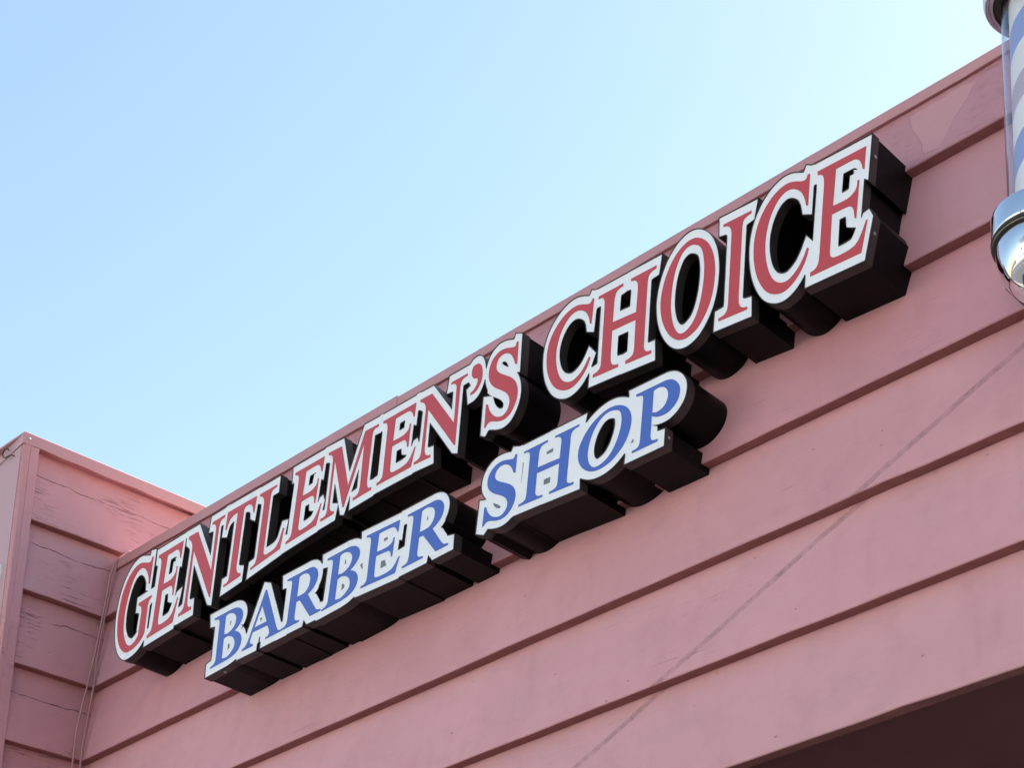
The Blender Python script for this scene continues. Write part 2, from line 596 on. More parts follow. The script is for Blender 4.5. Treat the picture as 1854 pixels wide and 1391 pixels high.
# flashing along the top of the side
V, F = [], []
n = 50
rng = random.Random(8)
for i in range(n + 1):
    y = YF - 0.004 + 3.5 * i / n
    w = rng.uniform(-.0022, .0022)
    prof = [(0.0035, 0.508 + w), (0.0045, T2 - 0.001), (0.003, T2 + 0.001), (-0.20, T2 + 0.004), (-0.20, T2 - 0.004), (-0.01, T2 - 0.006), (-0.006, 0.509 + w)]
    V += [Vector((x, y, z)) for x, z in prof]
k = 7
for i in range(n):
    for j in range(k):
        j2 = (j + 1) % k
        F.append((i * k + j, i * k + j2, (i + 1) * k + j2, (i + 1) * k + j))
F.append(tuple(range(k)))
F.append(tuple(range(n * k, (n + 1) * k))[::-1])
put(recalc(obj('side_flashing', V, F, M['flash'])), tower)
# lilac front, turned a few degrees from the shop wall
LD = Vector((-0.198, 0.023, 0)).normalized()      # along the front, going left
LN = Vector((-LD.y, LD.x, 0))                     # candidate outward normal
if LN.y > 0: LN = -LN


def PL(s, z, o=0.0):
    return Vector((-0.0175, YF + 0.0005, 0)) + LD * s + LN * o + Vector((0, 0, z))


v, f = box(PL(0, GROUND, -0.045), LD * 3.2, LN * 0.045, Vector((0, 0, 0.508 - GROUND)))
put(obj('front_panel', v, f, M['lilac']), tower)
v, f = box(PL(-0.0155, 0.5085, -0.04), LD * 3.2, LN * 0.0435, Vector((0, 0, T2 - 0.5085)))
put(obj('front_flashing', v, f, M['lilac']), tower)
v, f = box((-3.2, 0.3, GROUND), Vector((3.15, 0, 0)), Vector((0, 6, 0)), Vector((0, 0, T2 - GROUND - 0.02)))
put(obj('core', v, f, M['stucco']), tower)
# nail at the flashing corner
V, F = [], []
for j in range(9):
    a = math.pi / 2 * j / 8
    for q in range(10):
        t = 2 * math.pi * q / 10
        V.append(Vector((0.0042 + 0.0022 * math.sin(a), -0.328 + 0.0042 * math.cos(a) * math.cos(t), 0.528 + 0.0042 * math.cos(a) * math.sin(t))))
for j in range(8):
    for q in range(10):
        F.append((j * 10 + q, j * 10 + (q + 1) % 10, (j + 1) * 10 + (q + 1) % 10, (j + 1) * 10 + q))
put(recalc(obj('nail', V, F, M['screw'], smooth=True)), tower)

# ------------------------------------------------------------------ the lettered signs
WORDS = {
 'GENT': [
  ('G', ['4637,-106 4633,-1060 4564,-1019 4534,-820s 4411,-569s 4265,-396s 4092,-300s 3921,-323s 3755,-465s 3617,-735s 3526,-1109s 3472,-1554s 3487,-1962s 3553,-2329s 3683,-2631s 3857,-2861s 4030,-2955s 4174,-2929s 4307,-2849s 4398,-2741 4405,-1950 4366,-1794s 4288,-1694s 4198,-1658 4195,-1565 4852,-1521 4834,-1600 4745,-1661s 4698,-1801 4720,-2770 4601,-2924s 4377,-3070s 4093,-3139s 3829,-3119s 3569,-2930s 3377,-2666s 3226,-2299s 3146,-1898s 3118,-1454s 3163,-975s 3279,-608s 3458,-322s 3684,-143s 3957,-86s 4261,-174s 4449,-241s 4539,-215s 4568,-88']),
  ('E', ['4945,-188 6179,-153 6156,-755 6113,-719 6086,-602s 6025,-457s 5938,-376s 5848,-352s 5426,-371 5393,-1357 5757,-1345s 5919,-1254s 5984,-1139s 5996,-974 6041,-976 6004,-1965 5962,-1946 5941,-1761s 5894,-1637s 5822,-1574s 5710,-1558s 5375,-1575 5372,-2568 5395,-2686s 5473,-2758s 5626,-2766s 5872,-2728s 6032,-2640s 6159,-2409s 6251,-2136 6289,-2124 6166,-2934 4897,-3016 4897,-2912 5017,-2869s 5090,-2753s 5112,-2527 5136,-680 5124,-491s 5084,-373s 5006,-307s 4950,-293']),
  ('N', ['6455,-136 6899,-136 7835,-1842 7830,-550 7827,-406s 7789,-289s 7716,-214s 7613,-195 7620,-103 8208,-84 8192,-175 8063,-195s 7992,-279s 7958,-450 7944,-2753 7905,-2735 6794,-737 6788,-2372 6810,-2529s 6871,-2655s 6949,-2701s 7039,-2711 7047,-2818 6426,-2843 6426,-2745 6563,-2702s 6645,-2611s 6676,-2382 6706,-687 6675,-502s 6603,-360s 6463,-236']),
  ('T', ['8335,-66 9698,-67 9648,-608 9598,-575 9575,-432s 9486,-287s 9344,-209s 9180,-227s 9129,-327 9078,-2170 9113,-2314s 9194,-2422s 9323,-2477 9320,-2569 8560,-2656 8561,-2575 8702,-2559s 8772,-2468s 8793,-2295 8840,-270 8665,-278s 8509,-355s 8417,-479s 8364,-672 8303,-648']),
  ('L', ['9842,-83 10629,-78 10629,-149 10479,-160s 10400,-233s 10368,-379 10310,-2161 10339,-2255s 10430,-2311s 10589,-2309s 10830,-2263s 10984,-2120s 11120,-1724 11181,-1736 11074,-2373 9778,-2559 9784,-2484 9933,-2452s 10007,-2352s 10038,-2157 10089,-502 10067,-360s 10001,-239s 9852,-149']),
  ('E', ['11450,-46 12719,-41 12678,-515 12635,-485 12611,-393s 12552,-278s 12465,-213s 12373,-193s 11939,-201 11878,-990 12251,-980s 12421,-908s 12490,-817s 12508,-687 12553,-688 12488,-1473 12445,-1458 12428,-1311s 12384,-1213s 12312,-1162s 12198,-1150s 11853,-1165 11822,-1963 11842,-2058s 11921,-2115s 12077,-2118s 12331,-2083s 12497,-2009s 12634,-1823s 12737,-1605 12776,-1596 12627,-2240 11323,-2334 11326,-2250 11449,-2213s 11527,-2117s 11557,-1934 11633,-445 11626,-293s 11588,-197s 11509,-143s 11453,-130']),
  ('M', ['12900,-16 13459,-45 13883,-1513 14439,13 14997,-5 14991,-84 14844,-85s 14774,-161s 14748,-312 14678,-1734 14700,-1848s 14769,-1951s 14889,-1976 14881,-2056 14138,-2089 14139,-2010 14296,-1979s 14372,-1893s 14405,-1696 14436,-347 13765,-2133 13721,-2114 13206,-384 13146,-1775 13156,-1912s 13231,-2036s 13368,-2100 13354,-2179 12806,-2205 12801,-2116 12969,-2100s 13042,-2010s 13066,-1808 13121,-361 13092,-238s 13034,-150s 12910,-95']),
  ('E', ['15181,-9 16496,-13 16464,-449 16419,-421 16392,-335s 16328,-229s 16236,-168s 16141,-149s 15691,-151 15644,-858 16031,-862s 16206,-802s 16276,-721s 16291,-603 16338,-605 16287,-1318 16243,-1302 16222,-1169s 16174,-1077s 16098,-1029s 15979,-1014s 15622,-1014 15607,-1724 15629,-1809s 15712,-1864s 15875,-1877s 16137,-1862s 16309,-1806s 16446,-1645s 16548,-1452 16588,-1445 16448,-2024 15096,-2021 15097,-1947 15225,-1922s 15304,-1843s 15330,-1683 15379,-366 15368,-230s 15326,-144s 15244,-95s 15185,-84']),
  ('N', ['16663,-7 17122,-21 18046,-1376 18075,-374 18076,-262s 18040,-170s 17966,-109s 17859,-90 17869,-20 18478,-25 18459,-96 18326,-107s 18249,-170s 18211,-302 18135,-2094 18096,-2076 16998,-468 16951,-1691 16970,-1810s 17030,-1910s 17109,-1953s 17201,-1969 17207,-2050 16565,-2007 16568,-1935 16710,-1916s 16797,-1856s 16835,-1689 16908,-426 16881,-288s 16810,-178s 16669,-81']),
  ("'", ['18864,94s 18980,-18s 19037,-245s 19016,-483s 18911,-680s 18756,-779s 18625,-790 18615,-724 18749,-664s 18845,-549s 18875,-428s 18853,-355 18727,-311s 18653,-208s 18638,-76s 18688,75s']),
  ('S', ['20328,58 20308,-626 20244,-595 20179,-410s 20086,-241s 19937,-113s 19762,-68s 19621,-135s 19552,-299s 19575,-458s 19704,-620s 19942,-809s 20149,-982s 20285,-1169s 20361,-1422s 20349,-1657s 20262,-1878s 20103,-2066s 19895,-2124s 19667,-2074s 19463,-1980s 19334,-1973s 19240,-2079 19205,-2058 19234,-1367 19295,-1388 19371,-1605s 19511,-1815s 19674,-1943s 19860,-1989s 20011,-1904s 20086,-1724s 20062,-1521s 19940,-1330s 19732,-1146s 19522,-973s 19351,-744s 19286,-515s 19309,-254s 19428,-39s 19639,80s 19870,69s 20103,-15s 20218,-36s 20275,84']),
 ],
 'CHOICE': [
  ('C', ['22945,30 22860,-680 22812,-655 22782,-484s 22699,-284s 22590,-159s 22454,-72s 22292,-41s 22105,-109s 21947,-258s 21804,-488s 21710,-779s 21678,-1075s 21704,-1374s 21786,-1675s 21913,-1901s 22076,-2039s 22250,-2087s 22420,-2041s 22575,-1942s 22703,-1794s 22804,-1634 22845,-1689 22732,-1925s 22579,-2107s 22372,-2239s 22136,-2277s 21895,-2192s 21675,-2010s 21504,-1728s 21399,-1415s 21359,-1061s 21388,-714s 21501,-407s 21685,-160s 21912,16s 22154,110s 22369,119s 22559,56s 22720,-24s 22827,-37s 22892,63']),
  ('H', ['23097,10 23908,-18 23900,-93 23767,-108s 23674,-164s 23613,-356 23563,-1009 24320,-1097 24377,-422 24368,-273s 24318,-167s 24233,-108s 24155,-92 24163,-18 24970,-50 24956,-134 24818,-150s 24721,-228s 24680,-388 24561,-2156 24564,-2270s 24610,-2368s 24691,-2426s 24785,-2439 24785,-2531 23981,-2440 23986,-2352 24132,-2331s 24228,-2266s 24263,-2082 24307,-1316 23546,-1247 23504,-1994 23511,-2125s 23562,-2244s 23633,-2294s 23750,-2326 23745,-2405 22935,-2325 22942,-2240 23083,-2220s 23176,-2138s 23207,-1937 23298,-375 23297,-242s 23261,-138s 23179,-74s 23092,-75']),
  ('O', ['26270,48s 26456,-119s 26602,-361s 26700,-672s 26736,-1031s 26722,-1336s 26659,-1708s 26541,-2049s 26388,-2299s 26199,-2507s 25987,-2610s 25788,-2626s 25601,-2559s 25414,-2389s 25251,-2116s 25138,-1795s 25088,-1455s 25098,-1120s 25170,-791s 25289,-485s 25460,-207s 25681,5s 25914,112s 26106,116s', '26153,-92s 26291,-211s 26376,-394s 26420,-688s 26421,-1004s 26382,-1368s 26300,-1755s 26195,-2057s 26067,-2274s 25916,-2397s 25778,-2444s 25653,-2404s 25541,-2253s 25455,-2006s 25407,-1694s 25402,-1378s 25439,-1008s 25507,-677s 25612,-390s 25757,-148s 25899,-54s 26027,-39s']),
  ('I', ['27020,9 27844,-47 27828,-115 27711,-135s 27608,-192s 27559,-367 27390,-2300 27394,-2441s 27433,-2558s 27515,-2637s 27627,-2668 27624,-2741 26801,-2650 26809,-2573 26962,-2561s 27050,-2482s 27092,-2310 27246,-435 27241,-287s 27201,-171s 27115,-86s 27018,-58']),
  ('C', ['29507,27 29404,-811 29356,-785 29329,-584s 29248,-350s 29139,-206s 29002,-104s 28837,-71s 28643,-158s 28477,-345s 28326,-634s 28223,-999s 28184,-1368s 28203,-1737s 28280,-2101s 28406,-2365s 28570,-2513s 28747,-2550s 28923,-2473s 29084,-2334s 29219,-2143s 29326,-1942 29366,-2003 29245,-2295s 29084,-2530s 28869,-2717s 28626,-2796s 28381,-2725s 28160,-2529s 27991,-2198s 27890,-1817s 27857,-1375s 27895,-937s 28017,-547s 28211,-233s 28448,-10s 28698,109s 28919,123s 29112,51s 29276,-41s 29385,-54s 29453,65']),
  ('E', ['29712,-25 31018,-92 30928,-692 30886,-652 30871,-532s 30822,-383s 30739,-294s 30647,-262s 30200,-244 30058,-1212 30442,-1238s 30624,-1165s 30704,-1057s 30735,-895 30782,-901 30635,-1880 30593,-1856 30591,-1671s 30555,-1542s 30486,-1471s 30371,-1444s 30016,-1424 29906,-2396 29917,-2514s 29992,-2594s 30151,-2622s 30413,-2618s 30591,-2552s 30749,-2340s 30876,-2080 30917,-2073 30700,-2861 29360,-2768 29371,-2668 29501,-2642s 29590,-2539s 29637,-2322 29861,-523 29868,-336s 29839,-216s 29763,-145s 29706,-127']),
 ],
 'BARBER': [
  ('B', ['8332,-3581 9144,-3572 9307,-3591s 9460,-3643s 9593,-3746s 9671,-3905s 9659,-4061s 9568,-4198s 9371,-4344 9534,-4426s 9661,-4550s 9732,-4704s 9722,-4869s 9621,-5031s 9437,-5125s 9159,-5174 8396,-5206 8392,-5155 8527,-5121s 8601,-5047s 8612,-4882 8598,-3831 8573,-3737s 8494,-3678s 8343,-3642', '8860,-3702 8956,-3666s 9121,-3691s 9264,-3767s 9367,-3895s 9383,-4042s 9322,-4191s 9178,-4280s 9038,-4311s 8874,-4282', '8884,-4427 9010,-4397s 9177,-4439s 9339,-4546s 9428,-4697s 9433,-4847s 9340,-4973s 9197,-5062s 9057,-5083s 8901,-5050']),
  ('A', ['10641,-3510 10686,-3531 11293,-4889 11359,-4999s 11435,-5056s 11532,-5065 11539,-5116 10856,-5129 10856,-5074 10956,-5061s 11001,-4989s 10985,-4886 10889,-4711 10231,-4697 10152,-4906 10149,-4973s 10202,-5041s 10308,-5087 10303,-5144 9824,-5145 9829,-5088 9950,-5051s 10046,-4947s 10129,-4760', '10552,-3971 10834,-4568 10282,-4573']),
  ('R', ['11593,-3556 12414,-3553 12584,-3555s 12744,-3600s 12868,-3714s 12925,-3877s 12905,-4047s 12813,-4204s 12679,-4305s 12560,-4363 12898,-4870 12978,-4967s 13053,-5011s 13172,-5037 13173,-5091 12735,-5099 12234,-4430 12083,-4427 12061,-4873 12082,-4960s 12135,-5011s 12291,-5055 12282,-5103 11538,-5109 11539,-5055 11664,-5036s 11732,-4985s 11767,-4852 11822,-3784 11806,-3697s 11751,-3643s 11599,-3609', '12115,-3672 12228,-3637s 12376,-3656s 12516,-3731s 12600,-3857s 12609,-3999s 12557,-4155s 12435,-4261s 12292,-4280s 12093,-4280']),
  ('B', ['13288,-3554 14121,-3545 14286,-3564s 14439,-3614s 14566,-3714s 14633,-3869s 14609,-4021s 14504,-4154s 14290,-4296 14451,-4375s 14570,-4496s 14631,-4646s 14607,-4806s 14491,-4963s 14295,-5055s 14006,-5102 13222,-5133 13222,-5084 13363,-5051s 13445,-4979s 13470,-4818 13540,-3797 13522,-3705s 13447,-3648s 13294,-3613', '13819,-3672 13921,-3636s 14087,-3661s 14228,-3735s 14323,-3860s 14327,-4002s 14252,-4147s 14098,-4233s 13953,-4263s 13786,-4236', '13785,-4376 13916,-4347s 14083,-4388s 14241,-4492s 14320,-4639s 14313,-4785s 14208,-4907s 14054,-4994s 13909,-5015s 13751,-4982']),
  ('E', ['14872,-3482 16172,-3520 16139,-3857 16095,-3834 16068,-3767s 16006,-3683s 15915,-3633s 15820,-3616s 15376,-3605 15328,-4149 15710,-4164s 15883,-4123s 15952,-4062s 15968,-3971 16015,-3975 15962,-4525 15918,-4511 15898,-4407s 15851,-4335s 15776,-4295s 15659,-4279s 15306,-4268 15289,-4814 15311,-4881s 15392,-4926s 15553,-4942s 15812,-4939s 15982,-4902s 16119,-4783s 16220,-4637 16260,-4633 16120,-5076 14783,-5023 14785,-4967 14911,-4953s 14989,-4895s 15016,-4773 15066,-3762 15056,-3657s 15015,-3590s 14934,-3550s 14876,-3540']),
  ('R', ['16475,-3498 17331,-3495 17507,-3496s 17674,-3542s 17800,-3655s 17857,-3818s 17832,-3987s 17732,-4144s 17591,-4244s 17465,-4302 17807,-4807 17888,-4903s 17965,-4947s 18090,-4974 18089,-5027 17632,-5036 17124,-4369 16968,-4365 16935,-4810 16955,-4897s 17009,-4948s 17171,-4991 17160,-5040 16384,-5045 16387,-4991 16518,-4973s 16590,-4922s 16629,-4789 16709,-3725 16694,-3638s 16638,-3585s 16480,-3550', '17016,-3614 17135,-3578s 17288,-3598s 17433,-3672s 17518,-3797s 17524,-3939s 17466,-4095s 17337,-4201s 17188,-4220s 16980,-4220']),
 ],
 'SHOP': [
  ('S', ['20434,-3390 20397,-3909 20338,-3885 20280,-3745s 20195,-3617s 20056,-3519s 19891,-3485s 19755,-3536s 19684,-3661s 19702,-3782s 19821,-3904s 20044,-4048s 20237,-4180s 20361,-4321s 20428,-4514s 20410,-4692s 20321,-4860s 20165,-5002s 19965,-5047s 19748,-5008s 19556,-4937s 19433,-4932s 19340,-5012 19307,-4996 19353,-4471 19411,-4488 19477,-4653s 19606,-4812s 19758,-4909s 19935,-4944s 20081,-4879s 20158,-4743s 20140,-4588s 20028,-4444s 19834,-4304s 19638,-4172s 19481,-3998s 19425,-3825s 19454,-3627s 19573,-3463s 19777,-3373s 19998,-3381s 20218,-3445s 20327,-3461s 20385,-3370']),
  ('H', ['20686,-3432 21484,-3450 21477,-3499 21346,-3509s 21255,-3545s 21197,-3669 21154,-4092 21899,-4149 21948,-3712 21938,-3615s 21888,-3547s 21804,-3509s 21727,-3498 21734,-3450 22528,-3471 22515,-3525 22379,-3536s 22285,-3586s 22245,-3690 22145,-4835 22148,-4909s 22195,-4973s 22275,-5010s 22368,-5018 22368,-5078 21577,-5019 21581,-4962 21725,-4949s 21818,-4906s 21851,-4787 21888,-4291 21139,-4246 21104,-4730 21113,-4815s 21165,-4892s 21234,-4924s 21350,-4945 21346,-4996 20549,-4945 20555,-4890 20694,-4877s 20784,-4823s 20812,-4693 20888,-3681 20885,-3595s 20849,-3528s 20768,-3486s 20683,-3487']),
  ('O', ['23768,-3509s 23946,-3603s 24080,-3740s 24162,-3916s 24180,-4119s 24149,-4291s 24066,-4502s 23930,-4695s 23763,-4836s 23562,-4954s 23344,-5012s 23142,-5021s 22958,-4984s 22779,-4887s 22629,-4733s 22533,-4551s 22501,-4359s 22528,-4169s 22618,-3983s 22753,-3810s 22940,-3653s 23174,-3533s 23413,-3472s 23606,-3470s', '23643,-3588s 23775,-3655s 23851,-3758s 23880,-3925s 23864,-4104s 23806,-4310s 23703,-4529s 23582,-4699s 23441,-4822s 23283,-4892s 23142,-4918s 23018,-4896s 22914,-4810s 22841,-4671s 22809,-4494s 22821,-4315s 22877,-4106s 22962,-3919s 23084,-3756s 23241,-3619s 23389,-3566s 23519,-3558s']),
  ('P', ['24330,-3480 25132,-3509 25282,-3522s 25432,-3581s 25559,-3701s 25638,-3857s 25646,-4008s 25596,-4179s 25467,-4323s 25297,-4408s 25105,-4416s 24933,-4372s 24800,-4294 24756,-4819 24770,-4893s 24813,-4951s 24867,-4975s 24974,-4991 24969,-5050 24197,-5033 24203,-4978 24338,-4970s 24414,-4917s 24453,-4779 24548,-3703 24533,-3621s 24478,-3575s 24335,-3539', '24860,-3623 24980,-3601s 25109,-3629s 25227,-3719s 25297,-3861s 25289,-4014s 25202,-4169s 25063,-4241s 24934,-4249s 24815,-4204']),
 ],
}


def parse(c):
    L = []
    for t in c.split():
        s = t.endswith('s')
        a, b = t.rstrip('s').split(',')
        L.append((int(a) * 1e-4, int(b) * 1e-4, s))
    return L


def contour(c, n=5):
    """traced control points -> polyline; smooth points are joined by splines"""
    L = parse(c)
    N = len(L)
    P = [Vector((a, b)) for a, b, s in L]
    S = [s for a, b, s in L]
    out = []
    for i in range(N):
        j = (i + 1) % N
        p1, p2 = P[i], P[j]
        if not S[i] and not S[j]:
            out.append(p1)
            continue
        p0 = P[i - 1] if S[i] else p1 + (p1 - p2) * 0.35
        p3 = P[(j + 1) % N] if S[j] else p2 + (p2 - p1) * 0.35
        d = (p2 - p1).length
        m1 = (p2 - p0) * (d / max(1e-6, (p2 - p1).length + (p1 - p0).length))
        m2 = (p3 - p1) * (d / max(1e-6, (p3 - p2).length + (p2 - p1).length))
        for k in range(n):
            t = k / n
            h00, h10 = 2 * t ** 3 - 3 * t * t + 1, t ** 3 - 2 * t * t + t
            h01, h11 = -2 * t ** 3 + 3 * t * t, t ** 3 - t * t
            out.append(p1 * h00 + m1 * h10 + p2 * h01 + m2 * h11)
    return out


def area(P):
    return 0.5 * sum(P[i].x * P[(i + 1) % len(P)].y - P[(i + 1) % len(P)].x * P[i].y for i in range(len(P)))


def offset(P, d, sx):
    """outline moved out by d (mitred), in a space stretched by sx along x"""
    Q = []
    for p in P:
        q = Vector((p.x * sx, p.y))
        if not Q or (q - Q[-1]).length > 2e-4: Q.append(q)
    if (Q[0] - Q[-1]).length < 2e-4: Q.pop()
    N = len(Q)
    out = []
    for i in range(N):
        a, b, c = Q[i - 1], Q[i], Q[(i + 1) % N]
        e1, e2 = (b - a).normalized(), (c - b).normalized()
        n1, n2 = Vector((e1.y, -e1.x)), Vector((e2.y, -e2.x))
        m = n1 + n2
        if m.length < 0.35:                       # hairpin: square it off
            out.append(b + (n1 + e1) * d)
            out.append(b + (n2 - e2) * d)
            continue
        m.normalize()
        cs = max(m.dot(n1), 0.2)
        if cs < 0.52 and e1.cross(e2) > 0:        # long mitre: blunt it
            out.append(b + (n1 + e1 * 0.55) * d)
            out.append(b + (n2 - e2 * 0.55) * d)
        else:
            out.append(b + m * (d / cs))
    return [Vector((p.x / sx, p.y)) for p in out]


def wind(polys, x, y):
    w = 0
    for P in polys:
        n = len(P)
        for i in range(n):
            a, b = P[i], P[(i + 1) % n]
            if (a.y <= y) != (b.y <= y):
                t = a.x + (y - a.y) * (b.x - a.x) / (b.y - a.y)
                if t > x: w += 1 if b.y > a.y else -1
    return w


def hull(P):
    P = sorted({(round(p.x, 5), round(p.y, 5)) for p in P})

    def half(Q):
        h = []
        for p in Q:
            while len(h) > 1 and (h[-1][0] - h[-2][0]) * (p[1] - h[-2][1]) - (h[-1][1] - h[-2][1]) * (p[0] - h[-2][0]) <= 0: h.pop()
            h.append(p)
        return h[:-1]
    return [Vector(p) for p in half(P) + half(P[::-1])]


def cdt(polys):
    V, E = [], []
    for P in polys:
        n0 = len(V)
        V += [Vector((p.x, p.y)) for p in P]
        E += [(n0 + i, n0 + (i + 1) % len(P)) for i in range(len(P))]
    r = delaunay_2d_cdt(V, E, [], 0, 1e-6)
    return r[0], r[2]


def boundary(tris):
    c = {}
    for t in tris:
        for i in range(3):
            c[(t[i], t[(i + 1) % 3])] = 1
    return [e for e in c if (e[1], e[0]) not in c]


def sheet(verts, tris, n):
    idx = sorted({i for t in tris for i in t})
    mp = {j: i for i, j in enumerate(idx)}
    return [PW(verts[i].x, verts[i].y, n) for i in idx], [tuple(mp[i] for i in t) for t in tris]


def skirt(verts, edges, n0, n1):
    V, F, mp = [], [], {}
    for a, b in edges:
        for i in (a, b):
            if i not in mp:
                mp[i] = len(V)
                V.append(PW(verts[i].x, verts[i].y, n0))
                V.append(PW(verts[i].x, verts[i].y, n1))
        F.append((mp[a], mp[a] + 1, mp[b] + 1, mp[b]))
    return V, F


def solid(verts, tris, n0, n1):
    V, F = sheet(verts, tris, n0)
    m = MB().add((V, F))
    m.add(skirt(verts, boundary(tris), n0, n1))
    return m


NF = -SIGN_D
GREY = {'GENT': 0.00012, 'CHOICE': 0.0001, 'BARBER': 0.00045, 'SHOP': 0.0006}


def make_sign(word, name, label, film, sx, d, screws):
    root = empty(name, PW(parse(WORDS[word][0][1][0])[0][0], -0.25, 0))
    tag(root, label, 'sign')
    letters = []
    for ch, cs in WORDS[word]:
        P = [contour(c) for c in cs]
        if area(P[0]) < 0: P[0].reverse()
        for h in P[1:]:
            if area(h) > 0: h.reverse()
        letters.append(P)
        vv, tt = cdt(P)
        keep = [t for t in tt if wind(P, sum(vv[i].x for i in t) / 3, sum(vv[i].y for i in t) / 3) > 0]
        solid(vv, keep, NF - 0.0014, NF - 0.0002).build('letter', film, root)
    A = [[offset(c, d, sx) for c in P] for P in letters]
    B = [[offset(c, d + (0.0028 if sx > 1.2 else 0.0023), sx) for c in P] for P in letters]
    # E, H and S: the white grows further into the letter's own counters than it does outside
    D2, zone = {}, {}

    def slit(q):
        return len(q) > 1 and 'TL' not in ''.join(WORDS[word][i][0] for i in q)
    for i, (ch, cs) in enumerate(WORDS[word]):
        if ch not in ('EHS' if sx > 1.2 else 'EHARSB'): continue
        L = [Vector(q[:2]) for q in parse(cs[0])]
        if ch == 'E': z = [L[0], L[2], L[14] + Vector((0.004, 0)), L[15] + Vector((0.004, 0)), L[30], L[31], L[32]]
        elif ch == 'H': z = [L[43], L[1], L[13], L[18], L[19], L[25], L[37], L[42]]
        elif ch in 'ARB' or sx < 1.2: z = hull(L)
        else: z = [L[0], L[1], L[14], L[17], L[23], L[24], L[37], L[40]]
        if area(z) < 0: z.reverse()
        zone[i] = [z]
        D2[i] = [offset(c, 0.0225 if sx > 1.2 else {'H': 0.027, 'A': 0.0258, 'R': 0.0242, 'S': 0.0222, 'B': 0.0212}.get(ch, 0.0235), 1.0) for c in letters[i]]
    vv, tt = cdt([c for P in A for c in P] + [c for P in B for c in P] + [c for P in D2.values() for c in P] + [c for P in zone.values() for c in P])
    boxes = [(min(p.x for c in P for p in c), max(p.x for c in P for p in c)) for P in B]
    face, lip, rest = [], [], []
    for t in tt:
        a, b, c = (vv[i] for i in t)
        if abs((b - a).cross(c - a)) < 1e-11: continue
        x, y = (a.x + b.x + c.x) / 3, (a.y + b.y + c.y) / 3
        near = [i for i, q in enumerate(boxes) if q[0] <= x <= q[1]]
        t = tuple(t)
        if any(wind(A[i], x, y) > 0 for i in near): face.append(t)
        elif any(i in D2 and wind(zone[i], x, y) != 0 and wind(D2[i], x, y) > 0 for i in near): face.append(t)
        elif slit([i for i in near if wind(B[i], x, y) > 0]): face.append(t)      # a slit between two letters
        elif any(wind(B[i], x, y) > 0 for i in near): lip.append(t)
        else: rest.append(t)

    def comps(ts):
        em = {}
        for i, t in enumerate(ts):
            for q in range(3): em.setdefault(frozenset((t[q], t[(q + 1) % 3])), []).append(i)
        seen, out = set(), []
        for s0 in range(len(ts)):
            if s0 in seen: continue
            st, cp = [s0], []
            seen.add(s0)
            while st:
                i = st.pop()
                cp.append(ts[i])
                t = ts[i]
                for q in range(3):
                    for j in em[frozenset((t[q], t[(q + 1) % 3]))]:
                        if j not in seen:
                            seen.add(j)
                            st.append(j)
            out.append(cp)
        return out

    def ar(ts):
        return sum(abs((vv[t[1]] - vv[t[0]]).cross(vv[t[2]] - vv[t[0]])) / 2 for t in ts)
    cnt = {}
    for t in face + lip + rest:
        for q in range(3):
            e = frozenset((t[q], t[(q + 1) % 3]))
            cnt[e] = cnt.get(e, 0) + 1
    lipset = set(lip)
    grey, through, outer = [], [], []
    for cp in comps(lip + rest):
        outside = any(cnt[frozenset((t[q], t[(q + 1) % 3]))] == 1 for t in cp for q in range(3))
        if outside: outer.append(cp)
        elif ar(cp) < 1.2e-5: face += cp              # a sliver: just white
        elif ar(cp) < GREY[word]:
            face += cp
            core = [t for t in cp if 2 * ar([t]) / max((vv[t[i]] - vv[t[i - 1]]).length for i in range(3)) > 0.0011]
            best = max(comps(core), key=ar) if core else []
            if ar(best) > 1.5e-5: grey.append(hull([vv[i] for t in best for i in t]))
        else:
            # widen holes that the trim would choke
            through.append(cp)
    print(word, 'grey', len(grey), 'through', [round(ar(c) * 1e6) for c in through])
    lip = [t for cp in outer + through for t in cp if t in lipset]
    th = [t for cp in through for t in cp]
    gt = []
    for hp in grey:                                   # openings too small to cut: a grey spot on the face
        m_ = MB()
        m_.v = [PW(p.x, p.y, NF - 0.0008) for p in hp] + [PW(p.x, p.y, NF - 0.0001) for p in hp]
        q_ = len(hp)
        m_.f = [tuple(range(q_))] + [(i, i + q_, (i + 1) % q_ + q_, (i + 1) % q_) for i in range(q_)]
        m_.build('grey_spot', M['infill'], root)
    MB().add(sheet(vv, face, NF)).build('face_panel', M['white'], root)
    full = face + lip + gt
    lm = MB().add(sheet(vv, lip, NF - 0.0016))
    lm.add(skirt(vv, boundary(lip), NF - 0.0016, NF + 0.0008))
    lm.add(skirt(vv, boundary(full), NF - 0.0016, NF + 0.024))
    lm.build('trim_cap', M['cap'], root)
    # the can: sides set in a little from the trim cap, running back to the boards
    MB().add(skirt(vv, boundary(face + gt), NF + 0.001, 0.031)).build('return', M['black'], root)
    if th:
        for cp in through:
            MB().add(sheet(vv, cp, -0.0025)).build('back_panel', M['black'], root)
    for (x, v_, n_, dx, dv) in screws:
        a = Vector((dx, 0, 0)) + UP * dv
        a.normalize()
        b = a.cross(IN).normalized()
        c0 = PW(x, v_, NF + n_)
        V, F = [], []
        for j, (rr, hh) in enumerate(((0.0045, 0.0), (0.0042, 0.0014), (0.002, 0.0024))):
            for q in range(10):
                t = 2 * math.pi * q / 10
                V.append(c0 + a * hh + (b * math.cos(t) + IN * math.sin(t)) * rr)
        for j in range(2):
            for q in range(10):
                F.append((j * 10 + q, j * 10 + (q + 1) % 10, j * 10 + 10 + (q + 1) % 10, j * 10 + 10 + q))
        F.append(tuple(range(20, 30)))
        o = obj('screw', V, F, M['screw'])
        put(recalc(o), root)
    return root


